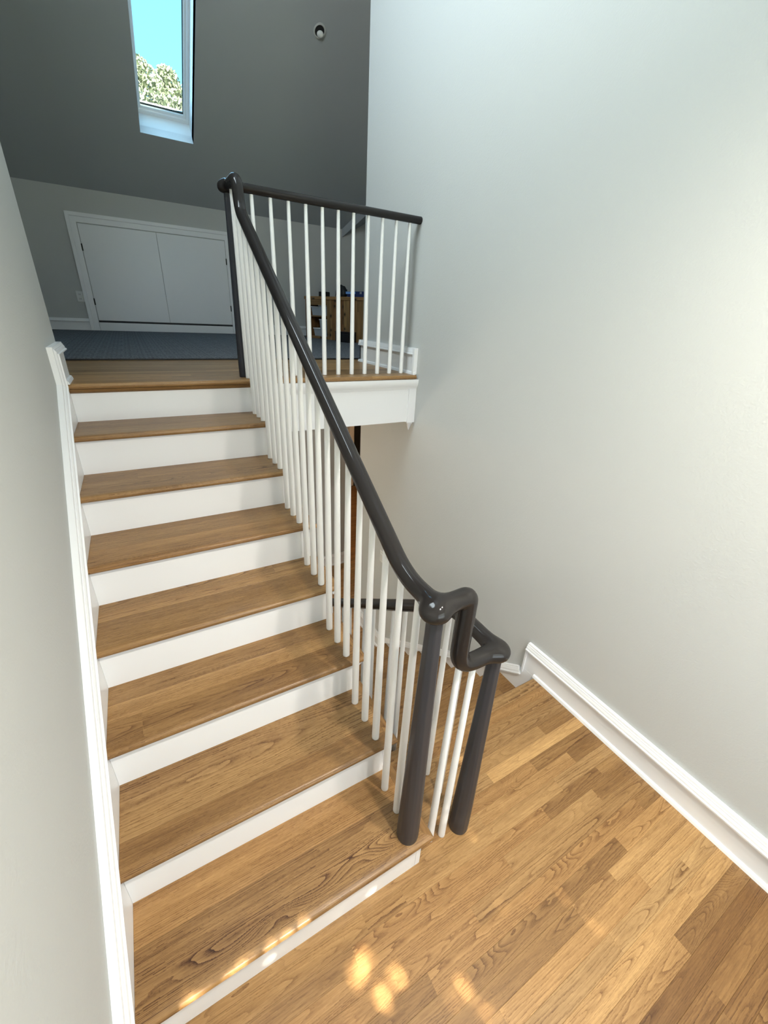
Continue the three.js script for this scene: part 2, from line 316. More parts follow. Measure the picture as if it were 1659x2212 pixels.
{
  const pts = []; for (let k = 1; k <= 7; k++) pts.push([Z1 - (k - 1) * G, -(k - 1) * R - .03], [Z1 - (k - 1) * G, -k * R - TH - .001]);
  pts.push([Z1 - 6 * G, LOW], [Z1 - 6 * G + .35, LOW], [Z1 + .25, -.22], [Z1 + .25, -.03]);
  mesh('stringer', alongX(pts, XD, XD + .02, null, 5), M.trim, down);
  mesh('soffit', alongX([[Z1 + .25, -.25], [Z1 + .25, -.22], [Z1 - 6 * G + .30, LOW], [Z1 - 6 * G + .26, LOW]], XD + .02, XW, null, 5), M.wall, down);
  const line = (z) => -.014 + .683 * (z + .528), zb = -2.147, sl = .036 * Math.hypot(1, .683), yb = LOW + .175;
  const board = [[-.503, line(-.503) - .03], [-.503, -.002], [-.43, -.002], [-.43, -.3], [-2.1, LOW], [-2.735, LOW], [-2.735, yb - .036], [zb, yb - .036]];
  mesh('skirt_board', alongX(board, WALL_R - .016, WALL_R, null, 5), M.trim, down);
}

// ---------------------------------------------------------------- railings
const balGeo = new Map();
function baluster(parent, x, y0, z, y1) {
  const h = Math.round((y1 - y0) * 1000) / 1000;
  if (!balGeo.has(h)) {
    const pts = [[0, 0], [.0138, 0], [.0141, .004], [.0139, .10], [.0134, .3 * h], [.0120, .55 * h], [.0105, .8 * h], [.0095, h], [0, h]].map(([r, yy]) => new THREE.Vector2(r, yy));
    balGeo.set(h, new THREE.LatheGeometry(pts, 20));
  }
  const m = mesh('baluster', balGeo.get(h), M.baluster, parent); m.position.set(x, y0, z); return m;
}
function newel(parent, x, y0, z, y1, slim = 1) {
  const h = y1 - y0, pts = [[0, 0], [.0375, 0], [.0385, .006], [.0385, .05], [.0375, .16], [.0345, .32 * h], [.0295, .58 * h], [.0245, .82 * h], [.0225, .93 * h], [.0225, h], [0, h]].map(([r, yy]) => new THREE.Vector2(r * slim, yy));
  const m = mesh('newel_post', toCreasedNormals(new THREE.LatheGeometry(pts, 40), .7), M.newel, parent); m.position.set(x, y0, z); return m;
}
const RAILR = .0262;
// round handrail with a flattened underside
function railTube(path, seg, r = RAILR) { return new THREE.TubeGeometry(path, seg, r, 20, false); }
const ball = (x, y, z, sx, sy, sz) => { const g = new THREE.SphereGeometry(1, 28, 20); g.scale(sx, sy, sz); g.translate(x, y, z); return g; };
// one smooth body from bent paths and flattened buns, blended where they meet
function blended(center, half, n, paths, buns, k = .028) {
  const mc = new MarchingCubes(n, M.rail, false, false, 400000), N = mc.size, hs = mc.halfsize;
  const lines = paths.map(([pts, r]) => [pts.getSpacedPoints ? pts.getSpacedPoints(90) : pts, r]);
  const p = new THREE.Vector3(), ab = new THREE.Vector3(), ap = new THREE.Vector3();
  for (let kz = 0; kz < N; kz++) for (let j = 0; j < N; j++) for (let i = 0; i < N; i++) {
    p.set(center[0] + (i - hs) / hs * half, center[1] + (j - hs) / hs * half, center[2] + (kz - hs) / hs * half);
    let sum = 0, best = 9;
    const mix = (d) => { best = Math.min(best, d); sum += Math.exp(-d / (k * .38)); };
    for (const [pts, r] of lines) { let m = 9; for (let a = 0; a < pts.length - 1; a++) { ab.subVectors(pts[a + 1], pts[a]); ap.subVectors(p, pts[a]); const t = Math.max(0, Math.min(1, ap.dot(ab) / ab.lengthSq())); const d = ap.addScaledVector(ab, -t).length(); if (d < m) m = d; } mix(m - r); }
    for (const [x, y, z, rad, hgt, round] of buns) { const dx = Math.hypot(p.x - x, p.z - z) - (rad - round), dy = Math.abs(p.y - y) - (hgt - round); mix(Math.min(Math.max(dx, dy), 0) + Math.hypot(Math.max(dx, 0), Math.max(dy, 0)) - round); }
    mc.field[i + j * N + kz * N * N] = -(best > .2 ? best : -k * .38 * Math.log(sum));
  }
  mc.isolation = 0; mc.update();
  const g = new THREE.BufferGeometry();
  g.setAttribute('position', new THREE.BufferAttribute(mc.positionArray.slice(0, mc.count * 3), 3)); g.setAttribute('normal', new THREE.BufferAttribute(mc.normalArray.slice(0, mc.count * 3), 3)); g.setAttribute('uv', new THREE.BufferAttribute(new Float32Array(mc.count * 2), 2));
  g.scale(half, half, half); g.translate(...center); return g;
}
const railY = (z) => 1.064 - .67 * z;
const XB = .851, NEWEL_Y = 1.188, LOWER_Y = .940;
{
  const t = thing(group('stair_railing'), 'dark glossy handrail with white round balusters along the flight going up', 'railing');
  const yTop = UP + .905, zEase = (1.064 - NEWEL_Y) / .67, joint = (pts, radii) => bentPath(pts, radii);
  const zLo = -.42, zHi = -1.70;
  mesh('handrail', [
    railTube(new THREE.LineCurve3(new THREE.Vector3(XB, railY(zHi), zHi), new THREE.Vector3(XB, railY(zLo), zLo)), 4),
    blended([.96, 1.08, -.20], .30, 100, [[joint([[XB, railY(zLo - .04), zLo - .04], [XB, NEWEL_Y, zEase], [XB, NEWEL_Y, -.028]], [0, .16, 0]), RAILR], [joint([[XB, NEWEL_Y, -.03], [.950, NEWEL_Y + .006, -.03], [.950, LOWER_Y - .004, -.03], [1.108, LOWER_Y - .004, -.03], [1.108, LOWER_Y, -.16]], [0, .018, .07, .012, 0]), RAILR]], [[XB - .014, NEWEL_Y - .004, -.028, .037, .021, .02], [1.108, LOWER_Y - .006, -.028, .038, .021, .02]], .024),
    blended([XB, yTop - .06, -1.86], .22, 70, [[joint([[XB, yTop, -1.985], [XB, yTop, -1.80], [XB, railY(-1.775), -1.775], [XB, railY(zHi + .03), zHi + .03]], [0, .05, .05, 0]), RAILR], [[new THREE.Vector3(XB - .01, yTop, -1.985), new THREE.Vector3(XB + .05, yTop, -1.985)], RAILR]], [[XB - .022, yTop - .006, -1.99, .028, .022, .019]], .018)], M.rail, t);
  newel(t, XB - .006, R, -.03, NEWEL_Y - .01);
  newel(t, XB - .008, UP, -1.985, UP + .90, .72);
  for (let k = 1; k <= 7; k++) for (let j = k === 1 ? 1 : 0; j < 3; j++) {
    const z = -(k - 1) * G - .0239 - j * G / 3;
    baluster(t, XB, k * R, z, Math.max(railY(z), NEWEL_Y) - .018);
  }
  baluster(t, XB, UP, -7 * G - .0239, UP + .89);
}
{
  const t = thing(group('stair_railing'), 'dark handrail and white balusters of the flight going down, from the newel on the landing', 'railing');
  const slopeY = (z) => .800 - .683 * (-.453 - z), zEnd = -2.15;
  const pts = [[1.107, LOWER_Y, -.12], [1.105, LOWER_Y + .004, -.247], [1.105, slopeY(zEnd), zEnd]];
  mesh('handrail', railTube(bentPath(pts, [0, .09, 0]), 120), M.rail, t);
  newel(t, 1.105, 0, -.03, LOWER_Y - .01);
  newel(t, 1.105, LOW, -2.13, slopeY(-2.13));
  baluster(t, .973, 0, -.045, LOWER_Y - .02); baluster(t, 1.024, 0, -.036, LOWER_Y - .02);
  for (let i = 0; i < 22; i++) {
    const z = -.173 - .0903 * i, k = z > Z1 ? 0 : Math.floor((Z1 - z) / G) + 1, top = Math.min(slopeY(z), LOWER_Y) - .018;
    if (k <= 6) baluster(t, 1.113, -k * R, z, top);
  }
}
{
  const t = thing(group('guard_railing'), 'level dark handrail with white balusters guarding the upper floor edge over the stairwell', 'railing');
  const y = UP + .905, z = -1.985;
  const oval = railTube(new THREE.LineCurve3(new THREE.Vector3(XB + .02, 0, z), new THREE.Vector3(WALL_R, 0, z)), 4); oval.scale(1, .8, 1); oval.translate(0, y + .004, 0);
  mesh('handrail', oval, M.rail, t);
  for (let i = 0; i < 11; i++) baluster(t, .962 + .0963 * i, UP, z, y - .018);
}

// ---------------------------------------------------------------- upper floor
const upper = struct(group('floor'), 'oak strip floor at the head of the stairs'); upper.name = 'floor_upper';
{
  const zf = .025 - 7 * G, z0 = -1.965;
  mesh('nosing', alongX([[z0, UP], ...bull(zf, 1, UP, TH), [z0, UP - TH]], .0005, WALL_R - .012, grain('narrow', 4, .2, .09), 40), oakMat('narrow', 1), upper);
  mesh('scotia', alongX([[zf - .024, UP - TH], [zf - .008, UP - TH], [zf - .011, UP - TH - .010], [zf - .018, UP - TH - .018], [zf - .024, UP - TH - .020]], .0005, XS - .02, grain('narrow', 5, .4, .05), 40), oakMat('narrow', 3), upper);
  for (let k = 0; k < 18; k++) {
    const a = z0 - .0555 * (k + 1), b = z0 - .0555 * k, left = a < LEFT_END ? -1.0 : .0005, j = rr(.2, 1.6);
    plank(upper, left, j, a, b, UP); plank(upper, j, a < WALL_END + .02 ? 2.6 : WALL_R - .018, a, b, UP);
  }
  mesh('subfloor', [box(-2.5, 5.0, UP - .30, UP - .019, KNEE, LEFT_END), box(.0005, WALL_R, UP - .30, UP - .019, LEFT_END, -1.915)], M.wall, upper);
}
{ // fascia under the guard railing, with crown and a small corner drop
  const f = struct(group('trim_1'), 'white fascia under the upper floor edge');
  const z = -1.872;
  mesh('fascia_board', box(XS, WALL_R - .062, 1.158, UP - TH, z - .04, z - .012), M.trim, f);
  mesh('end_board', box(WALL_R - .062, WALL_R - .0005, 1.150, UP - TH, z - .04, z - .006), M.trim, f);
  const crown = [[0, 0], [.006, .002], [.010, .014], [.016, .020], [.024, .038], [.026, .052], [.026, .068], [0, .068]].map(([o, u]) => [z - .012 + o * .9, 1.385 + u]);
  mesh('crown_molding', alongX(crown, XS, WALL_R - .0005, null, 30), M.trim, f);
  const drop = new THREE.LatheGeometry([[0, -.062], [.004, -.056], [.008, -.044], [.014, -.030], [.018, -.016], [.024, -.010], [.026, 0], [0, 0]].map(([r, y]) => new THREE.Vector2(r, y)), 4); drop.rotateY(Math.PI / 4); drop.translate(WALL_R - .032, 1.150, z - .026);
  mesh('corner_drop', drop, M.trim, f);
}
const carpetTex = (() => { const w = 256, d = new Uint8Array(w * w * 4); for (let j = 0; j < w; j++) for (let i = 0; i < w; i++) { const rib = .5 + .5 * Math.sin(i * Math.PI / 8 + 1.5 * noise(i / 9, j / 9, 3)), v = .78 + .06 * rib * (.6 + .5 * hash(i >> 1, j >> 1, 4)) + .4 * (noise(i / 3, j / 3, 6) - .5) + .25 * (hash(i, j, 8) - .5); d.set([134 * v, 136 * v, 140 * v, 255], (j * w + i) * 4); } const t = texture(w, w, d); t.repeat.set(2.2, 2.2); return t; })();
M.carpet = std({ map: carpetTex, roughness: 1, bumpMap: carpetTex, bumpScale: .002, specularIntensity: .1 });
{
  const c = thing(group('carpet'), 'grey blue ribbed carpet covering the upper room floor behind the stair head', 'carpet');
  mesh('pile', box(-2.48, 4.9, UP + .0005, UP + .013, KNEE + .02, -2.905), M.carpet, c);
  mesh('bound_edge', rbox(-2.48, 4.9, UP + .0005, UP + .010, -2.905, -2.893, .002), M.black, c);
}

// ---------------------------------------------------------------- walls and ceilings
const T = .14;
struct(mesh('wall_right', box(WALL_R, WALL_R + T, LOW - .02, CEIL, WALL_END, BACK + T), M.wall), 'tall pale grey stairwell wall');
struct(mesh('wall_left', [box(WALL_L - T, WALL_L, LOW - .02, ADDED_HIGH.y0, LEFT_END, BACK + T), box(WALL_L - T, WALL_L, ADDED_HIGH.y1, CEIL, LEFT_END, BACK + T), box(WALL_L - T, WALL_L, ADDED_HIGH.y0, ADDED_HIGH.y1, LEFT_END, ADDED_HIGH.z0), box(WALL_L - T, WALL_L, ADDED_HIGH.y0, ADDED_HIGH.y1, ADDED_HIGH.z1, BACK + T)], M.wall), 'pale grey wall beside the stairs');
{
  const w = struct(group('added_window_3'), 'added unseen high window above the stairs, holding the fill light'), x0 = WALL_L - T, f = .05;  // opening added out of view to carry the fill light
  mesh('window_frame', [box(x0, WALL_L, ADDED_HIGH.y0, ADDED_HIGH.y0 + f, ADDED_HIGH.z0, ADDED_HIGH.z1), box(x0, WALL_L, ADDED_HIGH.y1 - f, ADDED_HIGH.y1, ADDED_HIGH.z0, ADDED_HIGH.z1), box(x0, WALL_L, ADDED_HIGH.y0 + f, ADDED_HIGH.y1 - f, ADDED_HIGH.z0, ADDED_HIGH.z0 + f), box(x0, WALL_L, ADDED_HIGH.y0 + f, ADDED_HIGH.y1 - f, ADDED_HIGH.z1 - f, ADDED_HIGH.z1)], M.trim, w);
  mesh('window_pane', box(x0 + .05, x0 + .0501, ADDED_HIGH.y0 + f, ADDED_HIGH.y1 - f, ADDED_HIGH.z0 + f, ADDED_HIGH.z1 - f), M.glass, w);
}
{ // back wall of the landing with its window
  const w = struct(group('wall_back'), 'wall behind the landing');
  mesh('wall_section', [box(WALL_L, WIN.x0, -.05, CEIL, BACK, BACK + T), box(WIN.x1, WALL_R, -.05, CEIL, BACK, BACK + T), box(WIN.x0, WIN.x1, -.05, WIN.y0, BACK, BACK + T), box(WIN.x0, WIN.x1, WIN.y1, CEIL, BACK, BACK + T)], M.wall, w);
  const win = struct(group('window_1'), 'wide picture window behind the landing');
  mesh('window_frame', [box(WIN.x0, WIN.x0 + .05, WIN.y0, WIN.y1, BACK, BACK + T), box(WIN.x1 - .05, WIN.x1, WIN.y0, WIN.y1, BACK, BACK + T), box(WIN.x0 + .05, WIN.x1 - .05, WIN.y0, WIN.y0 + .05, BACK, BACK + T), box(WIN.x0 + .05, WIN.x1 - .05, WIN.y1 - .05, WIN.y1, BACK, BACK + T)], M.trim, win);
  mesh('window_pane', box(WIN.x0 + .05, WIN.x1 - .05, WIN.y0 + .05, WIN.y1 - .05, BACK + .07, BACK + .0701), M.glass, win);
}
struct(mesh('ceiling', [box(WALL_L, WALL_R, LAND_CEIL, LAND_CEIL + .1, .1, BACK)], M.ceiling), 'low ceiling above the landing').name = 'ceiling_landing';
struct(mesh('wall_bulkhead', box(WALL_L, WALL_R, LAND_CEIL + .1, CEIL, .1, .2), M.wall), 'wall above the landing ceiling');
// sloped ceiling with the skylight well cut out; upper flat ceiling
const slopeN = [0, 1 / Math.hypot(1, PITCH), -PITCH / Math.hypot(1, PITCH)];
const onSlope = (z, d = 0) => [KNEE_TOP + PITCH * (z - KNEE) + slopeN[1] * d, z + slopeN[2] * d];
const SK = { x0: .782, x1: 1.31, z0: -5.715, z1: -4.10 };
const zTop = KNEE + (CEIL - KNEE_TOP) / PITCH;
const slab = (x0, x1, z0, z1, d0, d1) => alongX([[onSlope(z0, d0)[1], onSlope(z0, d0)[0]], [onSlope(z1, d0)[1], onSlope(z1, d0)[0]], [onSlope(z1, d1)[1], onSlope(z1, d1)[0]], [onSlope(z0, d1)[1], onSlope(z0, d1)[0]]], x0, x1, null, 5);
const poly = (pts) => prism(pts, 0, .1, (x, z, d) => { const [y, zz] = onSlope(z, d); return [x, y, zz]; }, null, 5);
const WELL = .30;
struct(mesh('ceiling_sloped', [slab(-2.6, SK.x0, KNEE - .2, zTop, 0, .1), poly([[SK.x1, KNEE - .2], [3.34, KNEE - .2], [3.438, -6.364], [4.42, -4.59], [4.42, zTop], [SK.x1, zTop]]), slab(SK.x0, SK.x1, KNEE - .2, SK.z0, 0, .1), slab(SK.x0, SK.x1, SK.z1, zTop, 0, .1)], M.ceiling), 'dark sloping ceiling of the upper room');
{
  const s = struct(group('window_2'), 'skylight in the sloping ceiling');
  const e = .02;
  mesh('skylight_well', [slab(SK.x0 - e, SK.x0, SK.z0 - e, SK.z1 + e, .002, WELL), slab(SK.x1, SK.x1 + e, SK.z0 - e, SK.z1 + e, .002, WELL), slab(SK.x0, SK.x1, SK.z0 - e, SK.z0, .002, WELL), slab(SK.x0, SK.x1, SK.z1, SK.z1 + e, .002, WELL)], M.trim, s);
  const f = .03;
  mesh('skylight_frame', [slab(SK.x0, SK.x0 + f, SK.z0, SK.z1, WELL - .04, WELL + .05), slab(SK.x1 - f, SK.x1, SK.z0, SK.z1, WELL - .04, WELL + .05), slab(SK.x0 + f, SK.x1 - f, SK.z0, SK.z0 + f, WELL - .04, WELL + .05), slab(SK.x0 + f, SK.x1 - f, SK.z1 - f, SK.z1, WELL - .04, WELL + .05)], M.trim, s);
  const i2 = f + .022;
  mesh('skylight_sash', [slab(SK.x0 + f, SK.x0 + i2, SK.z0 + f, SK.z1 - f, WELL - .02, WELL + .05), slab(SK.x1 - i2, SK.x1 - f, SK.z0 + f, SK.z1 - f, WELL - .02, WELL + .05), slab(SK.x0 + i2, SK.x1 - i2, SK.z0 + f, SK.z0 + i2, WELL - .02, WELL + .05), slab(SK.x0 + i2, SK.x1 - i2, SK.z1 - i2, SK.z1 - f, WELL - .02, WELL + .05)], M.trim, s);
  mesh('skylight_gasket', [slab(SK.x1 - i2 - .006, SK.x1 - i2, SK.z0 + i2, SK.z1 - i2, WELL + .002, WELL + .02), slab(SK.x0 + i2, SK.x1 - i2 - .006, SK.z0 + i2, SK.z0 + i2 + .006, WELL + .002, WELL + .02)], M.darkmetal, s);
  mesh('skylight_pane', slab(SK.x0 + i2, SK.x1 - i2, SK.z0 + i2, SK.z1 - i2, WELL + .012, WELL + .0121), M.tinted, s);
}
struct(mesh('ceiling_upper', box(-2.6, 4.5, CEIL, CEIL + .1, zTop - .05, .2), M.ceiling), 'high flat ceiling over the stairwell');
struct(mesh('wall_knee', [box(-2.6, 3.43, UP - .3, KNEE_TOP + .02, KNEE - .12, KNEE), box(3.43, 5.2, UP - .3, 3.7, KNEE - .12, KNEE)], M.wall), 'low knee wall of the upper room');
struct(mesh('wall_room_left', [box(-2.62, -2.5, UP - .3, CEIL, KNEE, LEFT_END), box(-2.6, WALL_L - T, UP - .3, CEIL, LEFT_END, LEFT_END + .12)], M.wall), 'left walls of the upper room');
const XR = 5.0;
struct(mesh('wall_room_right', [box(XR, XR + .12, UP - .3, CEIL, KNEE, -1.3), box(WALL_R + T, XR, UP - .3, CEIL, -1.42, -1.3)], M.wall), 'right walls of the upper room');
{ // boxed valley beam rising from the knee wall at the right, and the lid over the side dormer behind it
  const v = (x, y, z) => new THREE.Vector3(x, y, z);
  const pts = [v(3.438, 2.911, KNEE + .001), v(3.691, 3.213, -5.906), v(3.92, 3.190, KNEE + .001), v(3.438, 3.03, KNEE + .001), v(3.691, 3.37, -5.906), v(3.92, 3.40, KNEE + .001)];
  const q = [v(3.691, 3.213, -5.906), v(4.41, 4.07, -4.61), v(3.92, 3.19, KNEE + .001), v(3.691, 3.37, -5.906), v(4.41, 4.34, -4.61), v(3.92, 3.40, KNEE + .001)];
  const s = struct(group('ceiling_valley'), 'boxed valley beam at the right of the upper room');
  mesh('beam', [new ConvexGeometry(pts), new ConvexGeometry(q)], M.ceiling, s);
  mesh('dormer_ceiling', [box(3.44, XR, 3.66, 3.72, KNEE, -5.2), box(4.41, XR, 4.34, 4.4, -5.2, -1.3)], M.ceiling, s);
}

// ---------------------------------------------------------------- baseboards
const shoeProfile = [[0, 0], [.013, 0], [.012, .008], [.008, .016], [.003, .019], [0, .019]];
{
  const b = struct(group('baseboard_right'), 'white baseboard on the right wall of the landing');
  mesh('base_board', box(WALL_R - .0155, WALL_R - .0005, -.03, .140, -.503, BACK), M.trim, b);
  const run = (z) => -.014 - .046 * Math.hypot(1, .683) + .683 * (z + .528), foot = LOW + .129;   // down the stair skirt, up the end of the baseboard, along the landing
  mesh('cap_molding', moulding(cap(.0158), [[-2.734, foot], [-.478 + (foot - run(-.478)) / .683, foot], [-.512, run(-.512)]], onRight), M.trim, b);
  mesh('cap_molding', moulding(cap(.0158, .046, .0175), [[-.512, .139], [BACK, .139]], onRight), M.trim, b);
  mesh('end_bead', box(WALL_R - .026, WALL_R - .0005, -.03, .139, -.5125, -.502), M.trim, b);
  mesh('base_shoe', moulding(shoeProfile.map(([o, u]) => [.0155 + o, u]), [[-.428, 0], [BACK, 0]], onRight), M.trim, b);
}
{ // upper floor: along the stairwell wall and round its end
  const b = struct(group('baseboard_upper'), 'white baseboard at the end of the stairwell wall upstairs'), z0 = WALL_END - .016, z1 = -1.90;
  mesh('base_board', box(WALL_R - .016, WALL_R - .0005, UP, UP + .13, z0, z1), M.trim, b);
  mesh('base_board', box(WALL_R - .016, WALL_R + T, UP, UP + .13, z0, WALL_END - .0005), M.trim, b);
  mesh('cap_molding', [moulding(cap(.0162, .043), [[z0 - .010, UP + .13], [z1, UP + .13]], onRight),
    moulding(cap(.0162, .043), [[WALL_R - .029, UP + .13], [WALL_R + T, UP + .13]], (a, y, o) => [a, y, WALL_END - o]),
    box(WALL_R - .030, WALL_R - .0005, UP + .002, UP + .172, z1 - .016, z1 + .004)], M.trim, b);
  mesh('base_shoe', moulding(shoeProfile.map(([o, u]) => [.016 + o, u]), [[z0 - .012, UP], [z1 + .01, UP]], onRight), M.trim, b);
}
{
  const b = struct(group('baseboard_knee'), 'white baseboard along the knee wall');
  for (const [x0, x1] of [[-2.5, -.118], [1.77, 4.9]]) {
    mesh('base_board', box(x0, x1, UP, UP + .115, KNEE + .0005, KNEE + .015), M.trim, b);
    mesh('cap_molding', moulding(cap(.0152, .036), [[x0, UP + .115], [x1, UP + .115]], (a, y, o) => [a, y, KNEE + o]), M.trim, b);
  }
}

// ---------------------------------------------------------------- closet doors in the knee wall
{
  const d = struct(group('door_1'), 'pair of low white closet doors in the knee wall');
  const z = KNEE, x0 = -.015, x1 = 1.662, y0 = 1.612, y1 = 2.672, cw = .098;
  const cas = [[0, 0], [.012, 0], [.014, .012], [.016, .055], [.022, .062], [.024, .098], [0, .098]];
  mesh('door_casing', moulding(cas.map(([o, u]) => [o + .0005, -u]), [[x1 + .004, UP + .012], [x1 + .004, y1 + .004], [x0 - .004, y1 + .004], [x0 - .004, UP + .012]].reverse().map((p) => p).reverse(), (a, y, o) => [a, y, z + o]), M.trim, d);
  mesh('bottom_panel', box(x0, x1, UP + .012, y0 - .022, z + .0005, z + .012), M.trim, d);
  mesh('shadow_gap', box(x0, x1, y0 - .022, y0, z + .0005, z + .002), M.black, d);
  const mid = .823;
  for (const [a, b, hx] of [[x0 + .003, mid - .0025, x0 + .002], [mid + .0025, x1 - .003, x1 - .002]]) {
    const leaf = mesh('door_leaf', rbox(a, b, y0 + .002, y1 - .006, z + .0005, z + .014, .002), M.trim, d);
    for (const y of [1.83, 2.42]) mesh('hinge', rbox(hx - .007, hx + .007, y - .038, y + .038, z + .010, z + .020, .003), M.darkmetal, leaf);
  }
}
const plate = (w, h) => rbox(-w / 2, w / 2, -h / 2, h / 2, 0, .006, .0025);
{
  const o = thing(group('electrical_outlet', scene, [-.154, 1.88, KNEE + .0005]), 'white electrical outlet on the knee wall left of the closet doors', 'outlet');
  mesh('cover_plate', plate(.076, .12), M.plastic, o);
  for (const y of [-.026, .026]) { const f = mesh('socket', rbox(-.017, .017, y - .014, y + .014, .004, .008, .003), M.plastic, o); for (const x of [-.006, .006]) mesh('slot', box(x - .0015, x + .0015, y - .006, y + .006, .007, .0083), M.black, f); }
  const s = thing(group('light_switch', scene, [WALL_R - .0005, -.205, -2.225]), 'white light switch on the shaded wall below the upper floor', 'light switch');
  s.rotation.y = -Math.PI / 2;
  mesh('cover_plate', plate(.074, .118), M.plastic, s); mesh('rocker', rbox(-.016, .016, -.033, .033, .004, .010, .002), M.plastic, s);
}

// ---------------------------------------------------------------- lower hall
{
  const f = struct(group('floor_lower'), 'oak floor of the lower hall');
  mesh('subfloor', box(-2.5, 5.5, LOW - .06, LOW - .019, -6.6, 2.4), M.subfloor, f);
  for (let k = 0; k < 62; k++) { const z1 = -2.0 - .07 * k, j = rr(1.6, 3.2); plank(f, -1.2, j, z1 - .07, z1, LOW, { tone: 4 }); plank(f, j, 4.2, z1 - .07, z1, LOW, { tone: 1 }); }
  struct(mesh('wall_hall', [box(-2.6, 2.40, LOW - .02, UP - .3, -3.97, -3.85), box(2.28, 2.40, LOW - .02, UP - .3, -6.4, -3.97), box(2.40, 5.5, LOW - .02, UP - .3, -6.52, -6.4), box(5.4, 5.5, LOW - .02, UP - .3, -6.4, -2.4), box(WALL_R + T, 5.5, LOW - .02, UP - .3, -2.5, -2.38), box(-2.6, -2.5, LOW - .02, UP - .3, -3.85, 2.4), box(-2.6, WALL_R, LOW - .02, -.06, 2.3, 2.44)], M.wall), 'walls of the lower hall');
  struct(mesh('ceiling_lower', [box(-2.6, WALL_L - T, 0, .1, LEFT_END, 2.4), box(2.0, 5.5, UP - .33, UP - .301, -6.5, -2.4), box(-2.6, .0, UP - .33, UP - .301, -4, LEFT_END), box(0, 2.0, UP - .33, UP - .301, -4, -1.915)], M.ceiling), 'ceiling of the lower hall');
  const b = struct(group('baseboard_hall'), 'white baseboard on the far wall of the lower hall');
  mesh('base_board', box(-2.5, 2.40, LOW, LOW + .135, -3.8495, -3.835), M.trim, b);
  mesh('cap_molding', moulding(cap(.0152, .036), [[-2.5, LOW + .135], [2.40, LOW + .135]], (a, y, o) => [a, y, -3.85 + o]), M.trim, b);
  mesh('base_shoe', moulding(shoeProfile.map(([o, u]) => [.015 + o, u]), [[-2.5, LOW], [2.40, LOW]], (a, y, o) => [a, y, -3.85 + o]), M.trim, b);
  const r = struct(group('baseboard_lower'), 'white shoe moulding at the foot of the right wall in the lower hall');
  mesh('base_shoe', moulding(shoeProfile.map(([o, u]) => [.0165 + o, u]), [[-2.73, LOW], [-2.12, LOW]], onRight), M.trim, r);
  // dark door standing open at the end of the corridor
  const dr = struct(group('door_2'), 'dark door at the end of the lower corridor');
  mesh('door_leaf', rbox(3.711, 4.7, LOW + .005, LOW + 2.4, -6.38, -6.34, .003), M.black, dr);
  mesh('door_casing', [box(3.615, 3.709, LOW, LOW + 2.4, -6.3995, -6.36)], M.trim, dr);
}
// warm ceiling lamps of the lower hall
[[3.1, -4.6, HALL_POWER, 'warm round ceiling light in the lower corridor'], [.85, -2.75, HALL2_POWER, 'warm round ceiling light under the upper floor edge']].forEach(([x, z, power, label]) => {
  const l = thing(group('ceiling_light', scene, [x, UP - .331, z]), label, 'lamp');
  mesh('lamp_base', new THREE.CylinderGeometry(.14, .14, .03, 32).translate(0, -.015, 0), M.trim, l);
  mesh('lamp_diffuser', new THREE.LatheGeometry([[0, -.09], [.06, -.085], [.11, -.06], [.13, -.031], [0, -.031]].map(([r, y]) => new THREE.Vector2(r, y)), 32), std({ color: lin(.9, .85, .75), emissive: lin(1, .62, .30), emissiveIntensity: 2.0, roughness: .5 }), l);
  const p = new THREE.PointLight(new THREE.Color(1, .60, .30), power); p.position.set(0, -.06, 0); p.shadow.radius = 3; p.castShadow = true; p.name = 'hall_lamp_light'; l.add(p);
});

// ---------------------------------------------------------------- ceiling fittings
[[.92, .85], [1.28, .78]].forEach(([x, z], i) => {
  const l = thing(group('recessed_light', scene, [x, LAND_CEIL, z]), i ? 'recessed downlight above the landing nearer the right wall' : 'recessed downlight above the middle of the landing', 'lamp');
  mesh('trim_ring', new THREE.LatheGeometry([[.05, 0], [.075, 0], [.075, -.006], [.05, -.004], [.05, 0]].map(([r, y]) => new THREE.Vector2(r, y)), 32), M.trim, l);
  mesh('lamp_lens', new THREE.CylinderGeometry(.05, .05, .002, 32).translate(0, -.002, 0), std({ color: lin(.9, .9, .85), emissive: lin(1, .86, .66), emissiveIntensity: 6 }), l);
const s = new THREE.SpotLight(new THREE.Color(1, .94, .85), DOWNLIGHT_POWER, 0, 1.42, 1); s.position.set(0, -.012, 0); s.target.position.set(0, -3, 0); s.shadow.radius = 2.2; s.castShadow = true; s.name = 'downlight_beam'; l.add(s, s.target);
});
{ // eyeball fitting in the sloped ceiling
  const [y, z] = onSlope(-4.633), l = thing(group('ceiling_spotlight', scene, [2.418, y - .004, z + .003]), 'small unlit eyeball spotlight in the dark sloping ceiling', 'lamp');
  l.rotation.x = Math.atan(PITCH) * -1;
  mesh('trim_ring', toCreasedNormals(new THREE.LatheGeometry([[.046, .002], [.062, .002], [.062, -.004], [.05, -.008], [.046, -.004]].map(([r, yy]) => new THREE.Vector2(r, yy)), 32), .5), M.wall, l);
  mesh('recess', new THREE.CylinderGeometry(.046, .046, .004, 32).translate(0, -.001, 0), M.black, l);
  mesh('eyeball', ball(.010, -.008, -.018, .034, .022, .028), M.plastic, l);
}

